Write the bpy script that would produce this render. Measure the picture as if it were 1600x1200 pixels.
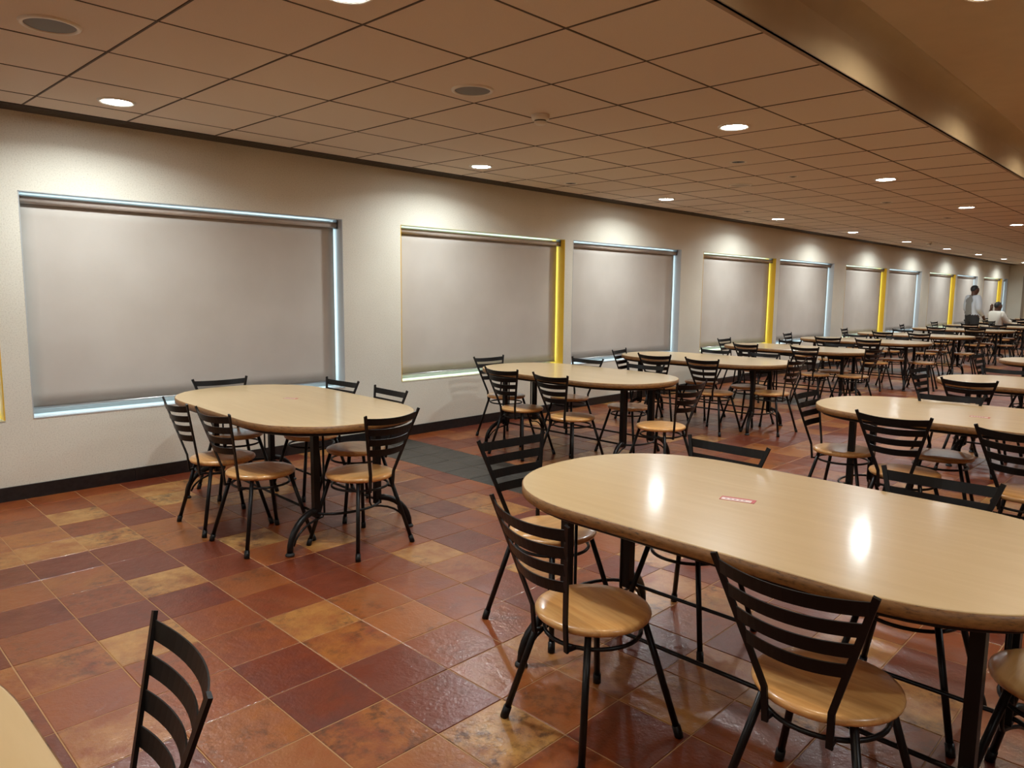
import bpy, bmesh, math, random
from mathutils import Vector, Matrix, noise
random.seed(7)
PI = math.pi
SC = bpy.context.scene
COL = SC.collection
for o in list(bpy.data.objects):
    bpy.data.objects.remove(o, do_unlink=True)

# ------------------------------------------------------------------ camera
CAM = Vector((-1.3125, -5.62606, 1.39038))
YAW, PITCH, ROLL, FPX = 0.80576564, -0.12345885, 0.01051475, 1161.53
cyw, syw, cp, sp, cr, sr = math.cos(YAW), math.sin(YAW), math.cos(PITCH), math.sin(PITCH), math.cos(ROLL), math.sin(ROLL)
fwd0 = Vector((syw, cyw, 0)); rt0 = Vector((cyw, -syw, 0)); up0 = Vector((0, 0, 1))
FWD = fwd0 * cp + up0 * sp
up1 = up0 * cp - fwd0 * sp
RT = rt0 * cr + up1 * sr
UP = up1 * cr - rt0 * sr
cam = bpy.data.cameras.new('camera')
cam.sensor_width = 36.0
cam.lens = FPX / 1600 * 36
cam.clip_start = 0.05
camo = bpy.data.objects.new('camera', cam)
COL.objects.link(camo)
camo.matrix_world = Matrix(((RT.x, UP.x, -FWD.x, CAM.x), (RT.y, UP.y, -FWD.y, CAM.y), (RT.z, UP.z, -FWD.z, CAM.z), (0, 0, 0, 1)))
SC.camera = camo

# ------------------------------------------------------------------ world, exposure
W = bpy.data.worlds.new('world'); SC.world = W; W.use_nodes = True
bg = W.node_tree.nodes['Background']
bg.inputs[0].default_value = (0.55, 0.78, 1.0, 1)
bg.inputs[1].default_value = 1.0
SC.view_settings.view_transform = 'Standard'
SC.view_settings.look = 'None'
SC.view_settings.exposure = 0.0
SC.view_settings.gamma = 1.0
SC.view_settings.use_curve_mapping = False
SC.cycles.max_bounces = 8
SC.cycles.diffuse_bounces = 5
SC.cycles.glossy_bounces = 3
SC.cycles.sample_clamp_indirect = 4.0
SC.cycles.caustics_reflective = False
SC.cycles.caustics_refractive = False

LAMP_COL = (0.91, 1.0, 1.02)
LAMP_W, LAMP_FACE = 20.0, 95.0
RAISED_COL = (1.0, 0.86, 0.64)
RAISED_W, RAISED_FACE = 8.0, 30.0
BACK_FILL_W = 22.0
BEAM = 156.0
DAY_COL = (0.62, 0.88, 1.0)
DAY_STRENGTH = 5.0

CEIL_Z = 2.49
RAISED_Z = 2.78
EDGE_Y = -4.115
X0, X1, YB = -4.2, 29.35, -11.0

# ------------------------------------------------------------------ material helpers
def mat(name):
    m = bpy.data.materials.new(name); m.use_nodes = True
    nt = m.node_tree
    b = nt.nodes['Principled BSDF']
    return m, nt, b
def nd(nt, t, **kw):
    n = nt.nodes.new(t)
    for k, v in kw.items():
        setattr(n, k, v)
    return n
def ln(nt, a, b):
    nt.links.new(a, b)
def lin(r, g, b):
    f = lambda c: (c / 255 / 12.92) if c / 255 <= 0.04045 else ((c / 255 + 0.055) / 1.055) ** 2.4
    return (f(r), f(g), f(b), 1)
def ramp(nt, stops, interp='LINEAR'):
    r = nd(nt, 'ShaderNodeValToRGB'); cr_ = r.color_ramp; cr_.interpolation = interp
    while len(cr_.elements) < len(stops): cr_.elements.new(0.5)
    for e, (p, c) in zip(cr_.elements, stops):
        e.position = p; e.color = c
    return r
def mixc(nt, fac, a, b, mode='MIX'):
    m = nd(nt, 'ShaderNodeMix', data_type='RGBA', blend_type=mode)
    for sock, v in ((m.inputs[0], fac), (m.inputs[6], a), (m.inputs[7], b)):
        if hasattr(v, 'links') or isinstance(v, bpy.types.NodeSocket): ln(nt, v, sock)
        else: sock.default_value = v
    return m.outputs[2]
def plain(name, col, rough=0.5, metal=0.0, spec=0.5, bump=0.0, bscale=200.0, var=0.0, vscale=6.0):
    m, nt, b = mat(name)
    b.inputs['Base Color'].default_value = col
    b.inputs['Roughness'].default_value = rough
    b.inputs['Metallic'].default_value = metal
    b.inputs['Specular IOR Level'].default_value = spec
    tc = nd(nt, 'ShaderNodeTexCoord')
    if bump:
        n = nd(nt, 'ShaderNodeTexNoise'); n.inputs['Scale'].default_value = bscale; n.inputs['Detail'].default_value = 3
        ln(nt, tc.outputs['Object'], n.inputs['Vector'])
        bp = nd(nt, 'ShaderNodeBump'); bp.inputs['Strength'].default_value = bump; bp.inputs['Distance'].default_value = 0.004
        ln(nt, n.outputs[0], bp.inputs['Height']); ln(nt, bp.outputs[0], b.inputs['Normal'])
    if var:
        n = nd(nt, 'ShaderNodeTexNoise'); n.inputs['Scale'].default_value = vscale; n.inputs['Detail'].default_value = 4
        ln(nt, tc.outputs['Object'], n.inputs['Vector'])
        dark = tuple(c * (1 - var) for c in col[:3]) + (1,)
        lite = tuple(min(1, c * (1 + var)) for c in col[:3]) + (1,)
        r = ramp(nt, [(0.3, dark), (0.7, lite)])
        ln(nt, n.outputs[0], r.inputs[0]); ln(nt, r.outputs[0], b.inputs['Base Color'])
    return m

# wall: speckled textured emulsion
def wall_mat():
    m, nt, b = mat('wall_paint')
    tc = nd(nt, 'ShaderNodeTexCoord')
    n = nd(nt, 'ShaderNodeTexNoise'); n.inputs['Scale'].default_value = 120; n.inputs['Detail'].default_value = 4; n.inputs['Roughness'].default_value = .65
    n2 = nd(nt, 'ShaderNodeTexNoise'); n2.inputs['Scale'].default_value = 1.3; n2.inputs['Detail'].default_value = 3
    ln(nt, tc.outputs['Object'], n.inputs['Vector']); ln(nt, tc.outputs['Object'], n2.inputs['Vector'])
    r = ramp(nt, [(0.30, (0.62, 0.56, 0.46, 1)), (0.46, (0.77, 0.72, 0.61, 1)), (0.7, (0.83, 0.78, 0.67, 1))])
    ln(nt, n.outputs[0], r.inputs[0])
    r2 = ramp(nt, [(0.3, (0.93, 0.92, 0.9, 1)), (0.7, (1.03, 1.03, 1.03, 1))])
    ln(nt, n2.outputs[0], r2.inputs[0])
    c = mixc(nt, 1.0, r.outputs[0], r2.outputs[0], 'MULTIPLY')
    ln(nt, c, b.inputs['Base Color'])
    b.inputs['Roughness'].default_value = .75
    b.inputs['Specular IOR Level'].default_value = .25
    bp = nd(nt, 'ShaderNodeBump'); bp.inputs['Strength'].default_value = .22; bp.inputs['Distance'].default_value = .003
    ln(nt, n.outputs[0], bp.inputs['Height']); ln(nt, bp.outputs[0], b.inputs['Normal'])
    return m

# terracotta floor tile. single = tone from the object's own random number, else from the mesh attribute
def tile_mat(name, single):
    m, nt, b = mat(name)
    tc = nd(nt, 'ShaderNodeTexCoord')
    geo = nd(nt, 'ShaderNodeNewGeometry')
    if single:
        oi = nd(nt, 'ShaderNodeObjectInfo'); tone = oi.outputs['Random']
    else:
        at = nd(nt, 'ShaderNodeAttribute'); at.attribute_name = 'tile_tone'; tone = at.outputs['Fac']
    mul = nd(nt, 'ShaderNodeMath', operation='MULTIPLY'); mul.inputs[1].default_value = 91.7
    ln(nt, tone, mul.inputs[0])
    def noise4(scale, detail, rough, off):
        n = nd(nt, 'ShaderNodeTexNoise', noise_dimensions='4D')
        n.inputs['Scale'].default_value = scale; n.inputs['Detail'].default_value = detail; n.inputs['Roughness'].default_value = rough
        a = nd(nt, 'ShaderNodeMath', operation='ADD'); a.inputs[1].default_value = off
        ln(nt, mul.outputs[0], a.inputs[0]); ln(nt, a.outputs[0], n.inputs['W']); ln(nt, geo.outputs['Position'], n.inputs['Vector'])
        return n.outputs[0]
    # the two tones each tile is fired in
    main = ramp(nt, [(0.0, lin(112, 46, 23)), (0.24, lin(120, 52, 25)), (0.40, lin(130, 61, 28)), (0.56, lin(142, 73, 32)), (0.70, lin(152, 84, 38)), (0.82, lin(162, 97, 46)), (0.90, lin(186, 136, 78)), (1.0, lin(194, 148, 88))])
    ln(nt, tone, main.inputs[0])
    second = ramp(nt, [(0.0, lin(126, 60, 32)), (0.22, lin(100, 38, 20)), (0.42, lin(160, 88, 38)), (0.58, lin(112, 46, 23)), (0.72, lin(176, 116, 62)), (0.82, lin(130, 60, 28)), (0.90, lin(160, 96, 50)), (1.0, lin(150, 94, 50))])
    ln(nt, tone, second.inputs[0])
    nA = noise4(6.5, 6, .66, 0.0)
    fA = ramp(nt, [(0.40, (0, 0, 0, 1)), (0.62, (1, 1, 1, 1))]); ln(nt, nA, fA.inputs[0])
    c1 = mixc(nt, fA.outputs[0], main.outputs[0], second.outputs[0])
    # dark soot stains, stronger on the pale tiles
    nB = noise4(22, 7, .72, 17.0)
    nC = noise4(3.2, 2, .5, 33.0)
    fB = ramp(nt, [(0.47, (0, 0, 0, 1)), (0.62, (1, 1, 1, 1))]); ln(nt, nB, fB.inputs[0])
    fC = ramp(nt, [(0.45, (0, 0, 0, 1)), (0.60, (1, 1, 1, 1))]); ln(nt, nC, fC.inputs[0])
    pale = ramp(nt, [(0.3, (.30, .30, .30, 1)), (0.85, (.9, .9, .9, 1))]); ln(nt, tone, pale.inputs[0])
    k = nd(nt, 'ShaderNodeMath', operation='MULTIPLY'); ln(nt, fB.outputs[0], k.inputs[0]); ln(nt, fC.outputs[0], k.inputs[1])
    k2 = nd(nt, 'ShaderNodeMath', operation='MULTIPLY'); ln(nt, k.outputs[0], k2.inputs[0]); ln(nt, pale.outputs[0], k2.inputs[1]); k2.use_clamp = True
    c2 = mixc(nt, k2.outputs[0], c1, lin(78, 44, 24))
    c2 = mixc(nt, 1.0, c2, (0.86, 0.80, 0.66, 1), 'MULTIPLY')
    ln(nt, c2, b.inputs['Base Color'])
    nD0 = noise4(26, 3, .55, 5.0); nD1 = noise4(95, 3, .6, 9.0)
    nm_ = nd(nt, 'ShaderNodeMath', operation='MULTIPLY_ADD'); nm_.inputs[1].default_value = .40; ln(nt, nD1, nm_.inputs[0]); ln(nt, nD0, nm_.inputs[2]); nD = nm_.outputs[0]
    bp = nd(nt, 'ShaderNodeBump'); bp.inputs['Strength'].default_value = .42; bp.inputs['Distance'].default_value = .006
    ln(nt, nD, bp.inputs['Height']); ln(nt, bp.outputs[0], b.inputs['Normal']); ln(nt, bp.outputs[0], b.inputs['Coat Normal'])
    rr = ramp(nt, [(0.3, (.30, .30, .30, 1)), (0.7, (.50, .50, .50, 1))]); ln(nt, nA, rr.inputs[0])
    ln(nt, rr.outputs[0], b.inputs['Roughness'])
    b.inputs['Specular IOR Level'].default_value = .38
    b.inputs['Coat Weight'].default_value = .30; b.inputs['Coat Roughness'].default_value = .16
    return m

def slate_mat():
    m, nt, b = mat('dark_slate')
    geo = nd(nt, 'ShaderNodeNewGeometry'); oi = nd(nt, 'ShaderNodeObjectInfo')
    n = nd(nt, 'ShaderNodeTexNoise'); n.inputs['Scale'].default_value = 9; n.inputs['Detail'].default_value = 6; n.inputs['Distortion'].default_value = .8
    mp = nd(nt, 'ShaderNodeMapping'); mp.inputs['Scale'].default_value = (1, 3.0, 1)
    ln(nt, geo.outputs['Position'], mp.inputs[0]); ln(nt, mp.outputs[0], n.inputs['Vector'])
    r = ramp(nt, [(0.3, (0.018, 0.016, 0.014, 1)), (0.55, (0.038, 0.034, 0.029, 1)), (0.75, (0.072, 0.066, 0.057, 1))])
    ln(nt, n.outputs[0], r.inputs[0])
    br = nd(nt, 'ShaderNodeMapRange'); br.inputs[3].default_value = .75; br.inputs[4].default_value = 1.25
    ln(nt, oi.outputs['Random'], br.inputs[0])
    c = mixc(nt, 1.0, r.outputs[0], br.outputs[0], 'MULTIPLY')
    ln(nt, c, b.inputs['Base Color']); b.inputs['Roughness'].default_value = .34
    bp = nd(nt, 'ShaderNodeBump'); bp.inputs['Strength'].default_value = .4; bp.inputs['Distance'].default_value = .008
    ln(nt, n.outputs[0], bp.inputs['Height']); ln(nt, bp.outputs[0], b.inputs['Normal'])
    return m

def wood_mat(name, c_lo, c_mid, c_hi, rough, stripes=0.0, scale=1.0, coat=0.0):
    m, nt, b = mat(name)
    tc = nd(nt, 'ShaderNodeTexCoord'); oi = nd(nt, 'ShaderNodeObjectInfo')
    mp = nd(nt, 'ShaderNodeMapping'); mp.inputs['Scale'].default_value = (14 * scale, 1.1 * scale, 14 * scale)
    ln(nt, tc.outputs['Object'], mp.inputs[0])
    ml = nd(nt, 'ShaderNodeMath', operation='MULTIPLY'); ml.inputs[1].default_value = 37.0; ln(nt, oi.outputs['Random'], ml.inputs[0])
    n = nd(nt, 'ShaderNodeTexNoise', noise_dimensions='4D'); n.inputs['Scale'].default_value = 2.2; n.inputs['Detail'].default_value = 7; n.inputs['Roughness'].default_value = .6; n.inputs['Distortion'].default_value = .6
    ln(nt, mp.outputs[0], n.inputs['Vector']); ln(nt, ml.outputs[0], n.inputs['W'])
    r = ramp(nt, [(0.30, c_lo), (0.5, c_mid), (0.68, c_hi)])
    ln(nt, n.outputs[0], r.inputs[0])
    out = r.outputs[0]
    if stripes:
        # glued staves of slightly different colour
        sx = nd(nt, 'ShaderNodeSeparateXYZ'); ln(nt, tc.outputs['Object'], sx.inputs[0])
        q = nd(nt, 'ShaderNodeMath', operation='MULTIPLY'); q.inputs[1].default_value = 1 / stripes; ln(nt, sx.outputs[0], q.inputs[0])
        fl = nd(nt, 'ShaderNodeMath', operation='FLOOR'); ln(nt, q.outputs[0], fl.inputs[0])
        ad = nd(nt, 'ShaderNodeMath', operation='ADD'); ln(nt, fl.outputs[0], ad.inputs[0]); ln(nt, ml.outputs[0], ad.inputs[1])
        wn = nd(nt, 'ShaderNodeTexWhiteNoise', noise_dimensions='1D'); ln(nt, ad.outputs[0], wn.inputs['W'])
        mr = nd(nt, 'ShaderNodeMapRange'); mr.inputs[3].default_value = .80; mr.inputs[4].default_value = 1.08; ln(nt, wn.outputs[0], mr.inputs[0])
        out = mixc(nt, 1.0, out, mr.outputs[0], 'MULTIPLY')
    vr = nd(nt, 'ShaderNodeMapRange'); vr.inputs[3].default_value = .92; vr.inputs[4].default_value = 1.05; ln(nt, oi.outputs['Random'], vr.inputs[0])
    out = mixc(nt, 1.0, out, vr.outputs[0], 'MULTIPLY')
    ln(nt, out, b.inputs['Base Color'])
    b.inputs['Roughness'].default_value = rough
    b.inputs['Coat Weight'].default_value = coat
    b.inputs['Coat Roughness'].default_value = .12
    bp = nd(nt, 'ShaderNodeBump'); bp.inputs['Strength'].default_value = .08; bp.inputs['Distance'].default_value = .004
    ln(nt, n.outputs[0], bp.inputs['Height']); ln(nt, bp.outputs[0], b.inputs['Normal']); ln(nt, bp.outputs[0], b.inputs['Coat Normal'])
    return m

def edge_mat():
    m, nt, b = mat('ply_edge')
    tc = nd(nt, 'ShaderNodeTexCoord')
    mp = nd(nt, 'ShaderNodeMapping'); mp.inputs['Scale'].default_value = (22, 22, 90); ln(nt, tc.outputs['Object'], mp.inputs[0])
    n = nd(nt, 'ShaderNodeTexNoise'); n.inputs['Scale'].default_value = 1.6; n.inputs['Detail'].default_value = 5; n.inputs['Roughness'].default_value = .7; ln(nt, mp.outputs[0], n.inputs['Vector'])
    r = ramp(nt, [(0.30, lin(58, 34, 15)), (0.44, lin(126, 84, 42)), (0.7, lin(148, 102, 54))]); ln(nt, n.outputs[0], r.inputs[0])
    ln(nt, r.outputs[0], b.inputs['Base Color']); b.inputs['Roughness'].default_value = .45
    return m

def emit(name, col, strength, cam_noise=False):
    m = bpy.data.materials.new(name); m.use_nodes = True; nt = m.node_tree
    for n in list(nt.nodes): nt.nodes.remove(n)
    e = nd(nt, 'ShaderNodeEmission'); e.inputs[0].default_value = (*col[:3], 1); e.inputs[1].default_value = strength
    o = nd(nt, 'ShaderNodeOutputMaterial'); ln(nt, e.outputs[0], o.inputs[0])
    return m

def blind_mat():
    m, nt, b = mat('blind_fabric')
    tc = nd(nt, 'ShaderNodeTexCoord')
    n = nd(nt, 'ShaderNodeTexNoise'); n.inputs['Scale'].default_value = 2.2; n.inputs['Detail'].default_value = 5; ln(nt, tc.outputs['Object'], n.inputs['Vector'])
    r = ramp(nt, [(0.3, (0.57, 0.51, 0.445, 1)), (0.7, (0.63, 0.57, 0.505, 1))]); ln(nt, n.outputs[0], r.inputs[0])
    ln(nt, r.outputs[0], b.inputs['Base Color']); b.inputs['Roughness'].default_value = .85; b.inputs['Specular IOR Level'].default_value = .15
    w = nd(nt, 'ShaderNodeTexNoise'); w.inputs['Scale'].default_value = 1.0; w.inputs['Detail'].default_value = 2
    mp = nd(nt, 'ShaderNodeMapping'); mp.inputs['Scale'].default_value = (60, 60, 220); ln(nt, tc.outputs['Object'], mp.inputs[0]); ln(nt, mp.outputs[0], w.inputs['Vector'])
    bp = nd(nt, 'ShaderNodeBump'); bp.inputs['Strength'].default_value = .12; bp.inputs['Distance'].default_value = .002
    ln(nt, w.outputs[0], bp.inputs['Height']); ln(nt, bp.outputs[0], b.inputs['Normal'])
    return m

M = {}
M['wall'] = wall_mat()
M['tile'] = tile_mat('terracotta_tile', True)
M['tile_far'] = tile_mat('terracotta_far', False)
M['slate'] = slate_mat()
M['grout'] = plain('grout', lin(176, 136, 92), .8, bump=.2)
M['ceil'] = plain('ceiling_board', (0.68, 0.58, 0.49, 1), .9, spec=.1, bump=.25, bscale=420, var=.05, vscale=260)
M['ceil_gap'] = plain('ceiling_void', (0.09, 0.07, 0.055, 1), .9)
M['tbar_shade'] = plain('grid_bar', (0.10, 0.07, 0.048, 1), .8)  # joint shade is put into the bar colour
M['fascia'] = plain('fascia_plaster', (0.56, 0.45, 0.30, 1), .8, spec=.2, bump=.12, bscale=300, var=.03)
M['raised'] = plain('raised_plaster', (0.62, 0.52, 0.40, 1), .85, spec=.15, bump=.12, bscale=300, var=.03)
M['fascia_trim'] = plain('edge_trim', (0.30, 0.22, 0.15, 1), .7)
M['skirt'] = plain('dark_granite', (0.012, 0.010, 0.010, 1), .3, bump=.1, bscale=60, var=.5, vscale=40)
M['slot'] = plain('slot_black', (0.022, 0.018, 0.016, 1), .5)
M['slot_fin'] = plain('slot_fin', (0.10, 0.085, 0.075, 1), .45)
M['black'] = plain('black_enamel', (0.0062, 0.0045, 0.0040, 1), .36, spec=.24)
M['rubber'] = plain('black_rubber', (0.010, 0.010, 0.010, 1), .6)
M['seat'] = wood_mat('seat_rubberwood', lin(186, 128, 68), lin(206, 150, 88), lin(218, 166, 104), .32, stripes=.05, scale=1.6, coat=.25)
M['top'] = wood_mat('birch_top', lin(203, 172, 126), lin(207, 177, 132), lin(212, 183, 139), .30, scale=.7, coat=.35)
M['edge'] = edge_mat()
M['blind'] = blind_mat()
M['alu'] = plain('aluminium', (0.50, 0.50, 0.50, 1), .35, metal=.8)
M['bracket'] = plain('bracket_grey', (0.10, 0.10, 0.10, 1), .5)
M['rev_grey'] = plain('reveal_grey', (0.50, 0.50, 0.49, 1), .6, spec=.3, bump=.1)
M['rev_yellow'] = plain('reveal_yellow', (0.80, 0.47, 0.03, 1), .55, spec=.3, bump=.1)
M['rev_cream'] = plain('reveal_cream', (0.70, 0.66, 0.42, 1), .6, spec=.3, bump=.1)
M['daylight'] = emit('daylit_glass', DAY_COL, DAY_STRENGTH)
M['lamp'] = emit('lamp_diffuser', LAMP_COL, LAMP_FACE)
M['lamp2'] = emit('lamp_diffuser_raised', RAISED_COL, RAISED_FACE)
M['white'] = plain('white_plastic', (0.70, 0.64, 0.55, 1), .45)
M['mesh_grey'] = plain('speaker_mesh', (0.17, 0.145, 0.12, 1), .6, bump=.5, bscale=900)
M['mesh_pale'] = plain('speaker_mesh_pale', (0.42, 0.36, 0.30, 1), .6, bump=.4, bscale=900)
M['red'] = plain('sticker_red', lin(186, 60, 62), .45)
M['paper'] = plain('sticker_paper', lin(226, 206, 202), .5)
M['ink'] = plain('sticker_ink', lin(172, 130, 132), .5)
M['skin'] = plain('brown_skin', lin(88, 56, 40), .5, var=.1, vscale=12)
M['hair'] = plain('black_hair', (0.012, 0.010, 0.009, 1), .6, bump=.4, bscale=250)
M['shirt'] = plain('pale_shirt', lin(196, 200, 206), .8, bump=.15, bscale=60)
M['vest'] = plain('grey_waistcoat', lin(128, 124, 118), .8, bump=.15, bscale=60)
M['white_shirt'] = plain('white_shirt', lin(214, 206, 192), .8, bump=.15, bscale=60)
M['trouser'] = plain('dark_trousers', (0.020, 0.019, 0.020, 1), .8)
M['eye'] = plain('eye_white', (0.6, 0.58, 0.55, 1), .3)
M['door'] = plain('door_laminate', lin(190, 168, 136), .5, var=.04)
M['roller'] = plain('roller_tube', (0.52, 0.44, 0.38, 1), .7)

# ------------------------------------------------------------------ mesh helpers
def link(o, parent=None):
    COL.objects.link(o)
    if parent is not None: o.parent = parent
    return o
def empty(name, loc=(0, 0, 0), rz=0.0):
    o = bpy.data.objects.new(name, None); o.empty_display_size = .1
    o.location = loc; o.rotation_euler = (0, 0, rz)
    return link(o)
def tag(o, label, cat, group=None):
    o['label'] = label; o['category'] = cat
    if group: o['group'] = group
    return o
def struct(o):
    o['kind'] = 'structure'; return o
def mesh_obj(name, bm, m, parent=None, smooth=False):
    me = bpy.data.meshes.new(name)
    bm.normal_update(); bm.to_mesh(me); bm.free()
    for x in (m if isinstance(m, (list, tuple)) else [m]): me.materials.append(x)
    if smooth:
        for p in me.polygons: p.use_smooth = True
    return link(bpy.data.objects.new(name, me), parent)
def box(bm, x0, x1, y0, y1, z0, z1, mi=0):
    v = [bm.verts.new(c) for c in ((x0, y0, z0), (x1, y0, z0), (x1, y1, z0), (x0, y1, z0), (x0, y0, z1), (x1, y0, z1), (x1, y1, z1), (x0, y1, z1))]
    for f in ((3, 2, 1, 0), (4, 5, 6, 7), (0, 1, 5, 4), (1, 2, 6, 5), (2, 3, 7, 6), (3, 0, 4, 7)):
        bm.faces.new([v[i] for i in f]).material_index = mi
def tube(bm, pts, r, seg=8, closed=False, cap=True):
    """round tube along points; r is a number or a list"""
    P = [Vector(p) for p in pts]; n = len(P)
    R = r if isinstance(r, (list, tuple)) else [r] * n
    rings = []; prev = None
    for i, p in enumerate(P):
        if closed: t = (P[(i + 1) % n] - P[i - 1]).normalized()
        else:
            a = P[max(i - 1, 0)]; b = P[min(i + 1, n - 1)]; t = (b - a).normalized()
        ref = prev if prev is not None else (Vector((0, 0, 1)) if abs(t.z) < .9 else Vector((1, 0, 0)))
        u = (ref - t * ref.dot(t)).normalized(); w = t.cross(u); prev = u
        rings.append([bm.verts.new(p + (u * math.cos(2 * PI * k / seg) + w * math.sin(2 * PI * k / seg)) * R[i]) for k in range(seg)])
    for i in range(n if closed else n - 1):
        A, B = rings[i], rings[(i + 1) % n]
        for k in range(seg):
            bm.faces.new((A[k], A[(k + 1) % seg], B[(k + 1) % seg], B[k]))
    if cap and not closed:
        bm.faces.new(list(reversed(rings[0]))); bm.faces.new(rings[-1])
def bar(bm, pts, wdir, w, t):
    """flat bar: rectangle w (along wdir) x t swept along points"""
    P = [Vector(p) for p in pts]; n = len(P); rings = []
    for i, p in enumerate(P):
        a = P[max(i - 1, 0)]; b = P[min(i + 1, n - 1)]; d = (b - a).normalized()
        wv = Vector(wdir[i]) if isinstance(wdir, list) else Vector(wdir)
        wv = (wv - d * wv.dot(d)).normalized(); tv = d.cross(wv)
        rings.append([bm.verts.new(p + wv * sx * w / 2 + tv * sy * t / 2) for sx, sy in ((-1, -1), (1, -1), (1, 1), (-1, 1))])
    for A, B in zip(rings, rings[1:]):
        for k in range(4): bm.faces.new((A[k], A[(k + 1) % 4], B[(k + 1) % 4], B[k]))
    bm.faces.new(list(reversed(rings[0]))); bm.faces.new(rings[-1])
def lathe(bm, prof, seg=32, c=(0, 0, 0)):
    rings = []
    for r, z in prof:
        if r <= 1e-6: rings.append([bm.verts.new((c[0], c[1], c[2] + z))])
        else: rings.append([bm.verts.new((c[0] + r * math.cos(2 * PI * k / seg), c[1] + r * math.sin(2 * PI * k / seg), c[2] + z)) for k in range(seg)])
    for A, B in zip(rings, rings[1:]):
        for k in range(seg):
            a, b2 = A[k % len(A)], A[(k + 1) % len(A)]; c2, d = B[(k + 1) % len(B)], B[k % len(B)]
            vs = []
            for v in (a, b2, c2, d):
                if v not in vs: vs.append(v)
            if len(vs) > 2: bm.faces.new(vs)
def fix_normals(bm):
    bmesh.ops.recalc_face_normals(bm, faces=bm.faces[:])
def px(p):
    d = Vector(p) - CAM; c = d.dot(FWD)
    if c < .05: return None
    return (800 + FPX * d.dot(RT) / c, 600 - FPX * d.dot(UP) / c)
def copy_tree(o, parent=None):
    c = o.copy(); COL.objects.link(c)
    if parent is not None: c.parent = parent
    for ch in o.children: copy_tree(ch, c)
    return c
def screen_area(corners):
    P = [px(c) for c in corners]
    if any(p is None for p in P): return 0.0
    if max(p[0] for p in P) < 0 or min(p[0] for p in P) > 1600 or max(p[1] for p in P) < 0 or min(p[1] for p in P) > 1200: return 0.0
    a = 0
    for i in range(len(P)):
        x0, y0 = P[i]; x1, y1 = P[(i + 1) % len(P)]; a += x0 * y1 - x1 * y0
    return abs(a) / 2

# ================================================================== FLOOR
bm = bmesh.new(); box(bm, X0, X1, YB, 0.0, -.06, -.0022)
floor = struct(mesh_obj('floor', bm, M['grout']))
PT = .2866; SKEW = .02; YL0 = -.219
bands = [(-3.16, -2.57), (2.41, 3.0), (7.98, 8.57), (13.55, 14.14), (19.12, 19.71), (24.69, 25.28)]
def rows():
    ys = [0.0, YL0]
    while ys[-1] > YB + .02: ys.append(max(ys[-1] - PT, YB))
    return list(zip(ys, ys[1:]))
def cols(a, b, start):
    xs = [a]; x = start
    while x <= a + .02: x += PT
    while x < b - .02:
        xs.append(x); x += PT
    xs.append(b); return list(zip(xs, xs[1:]))
def tile_geo(bm, x0, x1, y0, y1, tone_layer=None, tone=0):
    """bevelled sheared slab; x0..x1, y1 < y0, local or world coordinates, top at z=0"""
    g, e = .0021, .0022
    def c(x, y, z, yy): return bm.verts.new((x + SKEW * yy, y, z))
    top = [c(x0 + g + e, y1 + g + e, 0, y1), c(x1 - g - e, y1 + g + e, 0, y1), c(x1 - g - e, y0 - g - e, 0, y0), c(x0 + g + e, y0 - g - e, 0, y0)]
    mid = [c(x0 + g, y1 + g, -.0011, y1), c(x1 - g, y1 + g, -.0011, y1), c(x1 - g, y0 - g, -.0011, y0), c(x0 + g, y0 - g, -.0011, y0)]
    low = [c(x0 + g, y1 + g, -.004, y1), c(x1 - g, y1 + g, -.004, y1), c(x1 - g, y0 - g, -.004, y0), c(x0 + g, y0 - g, -.004, y0)]
    fs = [bm.faces.new(top)]
    for A, B in ((mid, top), (low, mid)):
        for k in range(4): fs.append(bm.faces.new((A[k], A[(k + 1) % 4], B[(k + 1) % 4], B[k])))
    if tone_layer is not None:
        for f in fs: f[tone_layer] = tone
tiles = []; slates = []
segs = []
edges = [X0] + [e for b in bands for e in b] + [X1]
for i in range(0, len(edges), 2):
    a, b = edges[i], edges[i + 1]
    start = .198 + PT * math.ceil((a - .198) / PT) if a < 2 else a
    if b - a > .05: segs.append((a, b, start))
R_ = rows()
for (y0, y1) in R_:
    for a, b, s in segs:
        for (x0, x1) in cols(a, b, s): tiles.append((x0, x1, y0, y1))
    for a, b in bands:
        m_ = (a + b) / 2
        slates += [(a, m_, y0, y1), (m_, b, y0, y1)]
def area_of(t):
    x0, x1, y0, y1 = t
    return screen_area([(x0 + SKEW * y1, y1, 0), (x1 + SKEW * y1, y1, 0), (x1 + SKEW * y0, y0, 0), (x0 + SKEW * y0, y0, 0)])
tiles.sort(key=area_of, reverse=True); slates.sort(key=area_of, reverse=True)
tile_cache = {}
def single_tile(t, name, m):
    x0, x1, y0, y1 = t; cx, cy = (x0 + x1) / 2, (y0 + y1) / 2
    w, h = round(x1 - x0, 4), round(y0 - y1, 4)
    key = (name, w, h)
    if key not in tile_cache:
        b_ = bmesh.new(); tile_geo(b_, -w / 2, w / 2, h / 2, -h / 2)
        me = bpy.data.meshes.new(name); b_.normal_update(); b_.to_mesh(me); b_.free(); me.materials.append(m); tile_cache[key] = me
    o = bpy.data.objects.new(name, tile_cache[key])
    o.location = (cx + SKEW * cy, cy, random.uniform(-.0006, .0004))
    o.rotation_euler = (random.uniform(-.0012, .0012), random.uniform(-.0012, .0012), 0)
    return link(o, floor)
for t in tiles[:300]: single_tile(t, 'floor_tile', M['tile'])
for t in slates[:90]: single_tile(t, 'slate_tile', M['slate'])
bm = bmesh.new(); lay = bm.faces.layers.float.new('tile_tone')
for t in tiles[300:]: tile_geo(bm, *t, tone_layer=lay, tone=random.random())
o = mesh_obj('floor_tile_field', bm, M['tile_far'], floor); o['kind'] = 'stuff'
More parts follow.
